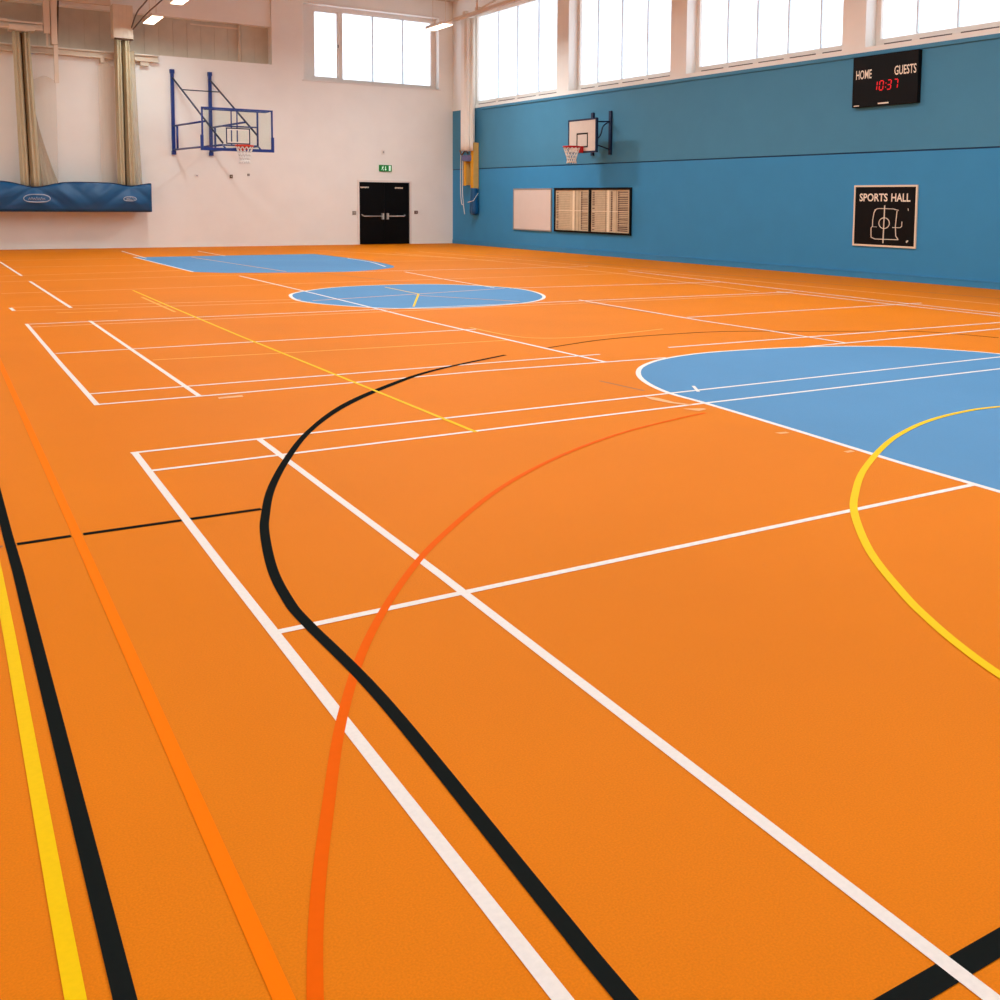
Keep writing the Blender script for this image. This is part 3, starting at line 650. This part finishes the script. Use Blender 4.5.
def badge(u0, u1, z0, z1, y=-1.075):
    b = MB(); n = 24
    P = []
    for i in range(n):
        a = 2*math.pi*i/n; x = (u0+u1)/2+(u1-u0)/2*math.copysign(abs(math.cos(a))**.7, math.cos(a)); z = (z0+z1)/2+(z1-z0)/2*math.sin(a)*(1.1 if math.sin(a) > 0 else .9)
        P.append((x, y, z))
    b.tube(P, .014, 6, close=True)
    for k in range(7):                                     # unreadable script
        x = u0+(u1-u0)*(.18+.09*k); zz = (z0+z1)/2
        b.tube([(x, y, zz-.04), (x+.03, y, zz+.05*(1 if k % 2 else .5)), (x+.06, y, zz-.03)], .011, 5)
    b.bar((u0+.1, y, z0+.04), (u1-.08, y, z0+.04), .012)
    return b
badge(2.42, 3.14, 1.46, 1.70).build('badge', 'badge', t, base=B); badge(5.23, 5.60, 1.53, 1.66, -1.05).build('badge', 'badge', t, base=B)

# steelwork
def ibeam(mb, x0, x1, y, z0, z1, wd=.26, fl_=.035, mi=0):
    mb.box(x0, x1, y-wd/2, y+wd/2, z0, z0+fl_, mi); mb.box(x0, x1, y-wd/2, y+wd/2, z1-fl_, z1, mi); mb.box(x0, x1, y-.02, y+.02, z0+fl_, z1-fl_, mi)
b = MB(); ibeam(b, -5.4, 6.55, -.14, 6.04, 6.25); b.box(-5.4, 2.03, -.30, -.26, 6.04, 6.12)
for x in (-4, -1, 1.6, 4.8): b.box(x, x+.12, -.24, 0, 5.9, 6.04)
b.box(6.0, 6.25, -.2, 0, 5.9, 6.04)
tag(b.build('steel_beam', 'steel', frame=FAR, base=(0, 0, 6.0)), 'long cream steel beam on the far wall behind the curtain bundles', 'beam')
b = MB(); b.box(-5.4, 3.14, -.72, -.50, 6.66, 6.72); b.box(-5.4, 2.2, -.74, -.50, 6.86, 6.92); b.box(-5.4, 3.14, -.60, -.56, 6.72, 6.90); b.box(2.0, 3.14, -.72, -.50, 6.84, 6.90)
tag(b.build('curtain_rail', 'steel', frame=FAR, base=(0, -.6, 6.7)), 'cream rail carrying the left curtain bundle, at the left edge', 'rail')
b = MB(); b.box(3.18, 3.36, -.55, -.40, 6.62, 9.2); b.box(3.38, 3.55, -.60, -.30, 6.30, 9.2); b.box(3.24, 3.30, -.5, -.45, 6.2, 6.62); b.box(3.44, 3.56, -.5, -.40, 5.15, 6.30)
tag(b.build('ceiling_hanger', 'steel', frame=FAR, base=(3.4, -.5, 5.15)), 'cream vertical steel hanger between the two curtain bundles', 'hanger')
tag(MB().tube([(3.55, -.40, 6.30), (3.62, -.40, 7.66)], .025, 8).build('hanging_rod', 'rod', frame=FAR, base=(3.64, -.4, 6.3)), 'thin dark rod right of the cream steel hanger', 'rod')
tag(MB().box(3.55, 5.1, -.5, -.35, 7.66, 7.74).box(3.55, 5.1, -.44, -.41, 7.74, 7.95).build('curtain_rail', 'steel', frame=FAR, base=(4.3, -.4, 7.7)), 'short cream rail leading to the hood over the right curtain bundle', 'rail')
b = MB(); b.tube([(5.66, -.6, 6.85), (5.72, -.60, 6.3)], .03, 6)
tag(MB().tube(smooth([(5.70, 35.60, 6.93), (5.74, 33.5, 7.10), (5.80, 30, 7.24), (5.78, 26, 7.6), (5.95, 20, 8.6), (5.95, 18, 9.19)]), .022, 6).build('hoist_cable', 'rod'), 'right dark hoist cable running up from the curtain hood', 'cable')
tag(MB().tube(smooth([(5.66, 35.60, 6.98), (5.50, 33.5, 7.15), (5.35, 30.4, 7.2), (5.1, 26, 8.0), (5.0, 22, 9.19)]), .022, 6).build('hoist_cable', 'rod'), 'left dark hoist cable running up from the curtain hood', 'cable')
b = MB(); b.tube([(9.31, .34, 6.3), (9.31, .34, 7.6)], .045, 8); b.box(7.7, 9.3, .36, .40, 7.44, 7.49)
tag(b.build('recess_pipe', 'steel', frame=FAR, base=(9.3, .34, 6.3)), 'cream pipe standing in the grey recess above the glass backboard', 'pipe')

# ceiling lights hung over the courts
def fitting(x, y, z, ln, label, rot=0, watts=95):
    Mx = Matrix.Translation((x, y, z)) @ Matrix.Rotation(rot, 4, 'Z'); B = (0, 0, 0)
    t = thing('ceiling_light', label, 'ceiling light', Mx, B, 'strip lights hung over the courts')
    hs = MB().box(-.17, .17, -ln/2, ln/2, .02, .11).build('light_body', 'frame', t, base=B, bevel=.01)
    MB().box(-.15, .15, -ln/2+.03, ln/2-.03, 0, .02).build('diffuser', 'lamp', t, base=B)
    area('fitting_lamp', Mx @ Vector((0, 0, -.01)), Matrix.Rotation(rot, 4, 'Z'), .28, ln-.1, watts, WARM)
    for s_ in (-1, 1): MB().tube([(0, s_*ln*.35, .11), (0, s_*ln*.35, 9.2-z)], .008, 6).build('drop_wire', 'steel', t, base=B)
fitting(6.0, 33.9, 7.0, 1.55, 'lit strip light at upper left, the lower one nearest the far wall', watts=75)
fitting(6.06, 30.0, 7.0, 1.45, 'lit strip light at the top edge, above and right of the curtain hood')
fitting(13.66, 29.95, 7.0, 1.35, 'lit strip light overlapping the right end of the far wall window', watts=330)
# roof rail near the blue wall
b = MB(); b.box(13.55, 13.68, 18, 28.7, 7.02, 7.10)
b.box(13.58, 13.65, 28.7, 29.3, 7.05, 7.09)
tag(b.build('lighting_rail', 'steel', base=(13.6, 24, 7.05)), 'cream rail running from the right strip light over the blue wall windows', 'rail')
b = MB(); b.tube([(13.60, 27.2, 7.10), (13.0, 26.0, 7.9), (12.9, 25.5, 9.2)], .035, 8); b.tube([(13.60, 27.3, 7.1), (14.4, 27.0, 7.6), (15.4, 26.8, 9.2)], .03, 8)
for y in (27.2, 28.0): b.box(13.56, 13.67, y-.08, y+.08, 7.10, 7.2)
tag(b.build('rail_bracket', 'steel', base=(13.6, 27.2, 7.1)), 'cream bent bracket holding the rail in the top corner by the blue wall', 'bracket')

# ------------------------------------------------------------------ net bundle and pads in the corner
Y2 = -.30; B = (1.65, Y2, 3.5)
t = thing('divider_net', 'pale bundled net hanging down the corner of the blue wall', 'net', RIGHT, B)
pleats(1.34, 2.16, Y2, 8.3, 3.5, n=9, flare=1.0, seed=9, dy=.16).build('gathered_fabric', 'net', t, base=B)
for x in (1.05, 1.2): MB().tube(smooth([(x, -.2, 3.6), (x-.03, -.2, 2.2), (x+.08, -.22, 1.6), (x+.15, -.2, 1.15 if x > 1.1 else 1.5)]), .014, 6).build('cord', 'net', t, base=B)
b = MB(); b.box(1.5, 1.96, Y2-.10, Y2+.1, 3.14, 3.34); b.tube(smooth([(1.35, Y2-.1, 3.52), (1.55, Y2-.13, 3.36), (1.8, Y2-.12, 3.5), (1.98, Y2-.1, 3.4)]), .03, 6, mi=1)
b.build('strap', ['purple', 'rod'], t, base=B)
B = (2.1, 0, 2.13)
t = thing('wall_pad', 'tall yellow and tan padded box on the blue wall beside the net bundle', 'pad', RIGHT, B)
p = MB(); p.box(1.90, 2.10, -.25, -.03, 2.13, 3.80, 0); p.box(2.10, 2.13, -.245, -.03, 2.10, 3.79, 1); p.build('padding', ['pad_yellow', 'pad_tan'], t, base=B, bevel=.008)
MB().box(1.94, 2.08, -.03, 0, 2.4, 3.5).build('fixing_plate', 'grey', t, base=B)
B = (1.6, -.2, 2.24)
t = thing('wall_pad', 'short tan pad with yellow edges hanging left of the tall yellow pad', 'pad', RIGHT, B)
p = MB(); p.box(1.50, 1.66, -.30, -.06, 2.24, 3.06, 0); p.build('padding', 'pad_tan', t, base=B, bevel=.008)
p = MB(); p.box(1.49, 1.67, -.325, -.30, 2.22, 3.08); p.box(1.49, 1.67, -.325, -.05, 3.06, 3.12); p.build('edging', 'pad_yellow', t, base=B)
MB().box(1.53, 1.63, -.06, 0, 2.5, 2.9).build('fixing_plate', 'grey', t, base=B)
B = (2.1, 0, 1.13)
t = thing('storage_bag', 'blue vinyl bag hanging under the yellow pad in the corner', 'bag', RIGHT, B)
rows = []
for j in range(9):
    tt = j/8; z = 2.12-.98*tt; hw = .13+.05*tt; ww = .11+.03*tt
    if j == 8: hw -= .06; ww -= .04
    rows.append([(2.04+hw*math.copysign(abs(math.cos(a))**.6, math.cos(a)), -.17+ww*math.copysign(abs(math.sin(a))**.6, math.sin(a))+.012*math.sin(a*5+tt*4), z) for a in [2*math.pi*k/28 for k in range(28)]])
g = MB().grid(rows, closed=True); g.f.append(list(range(8*28, 9*28))); g.m.append(0); g.s.append(False); g.build('bag_body', 'vinyl', t, base=B)
MB().tube([(1.86, -.34, 1.60), (2.22, -.30, 1.66), (2.235, -.10, 1.95)], .012, 6).build('draw_cord', 'net', t, base=B)

for o in bpy.data.objects:
    if 'base' in o.keys(): del o['base']
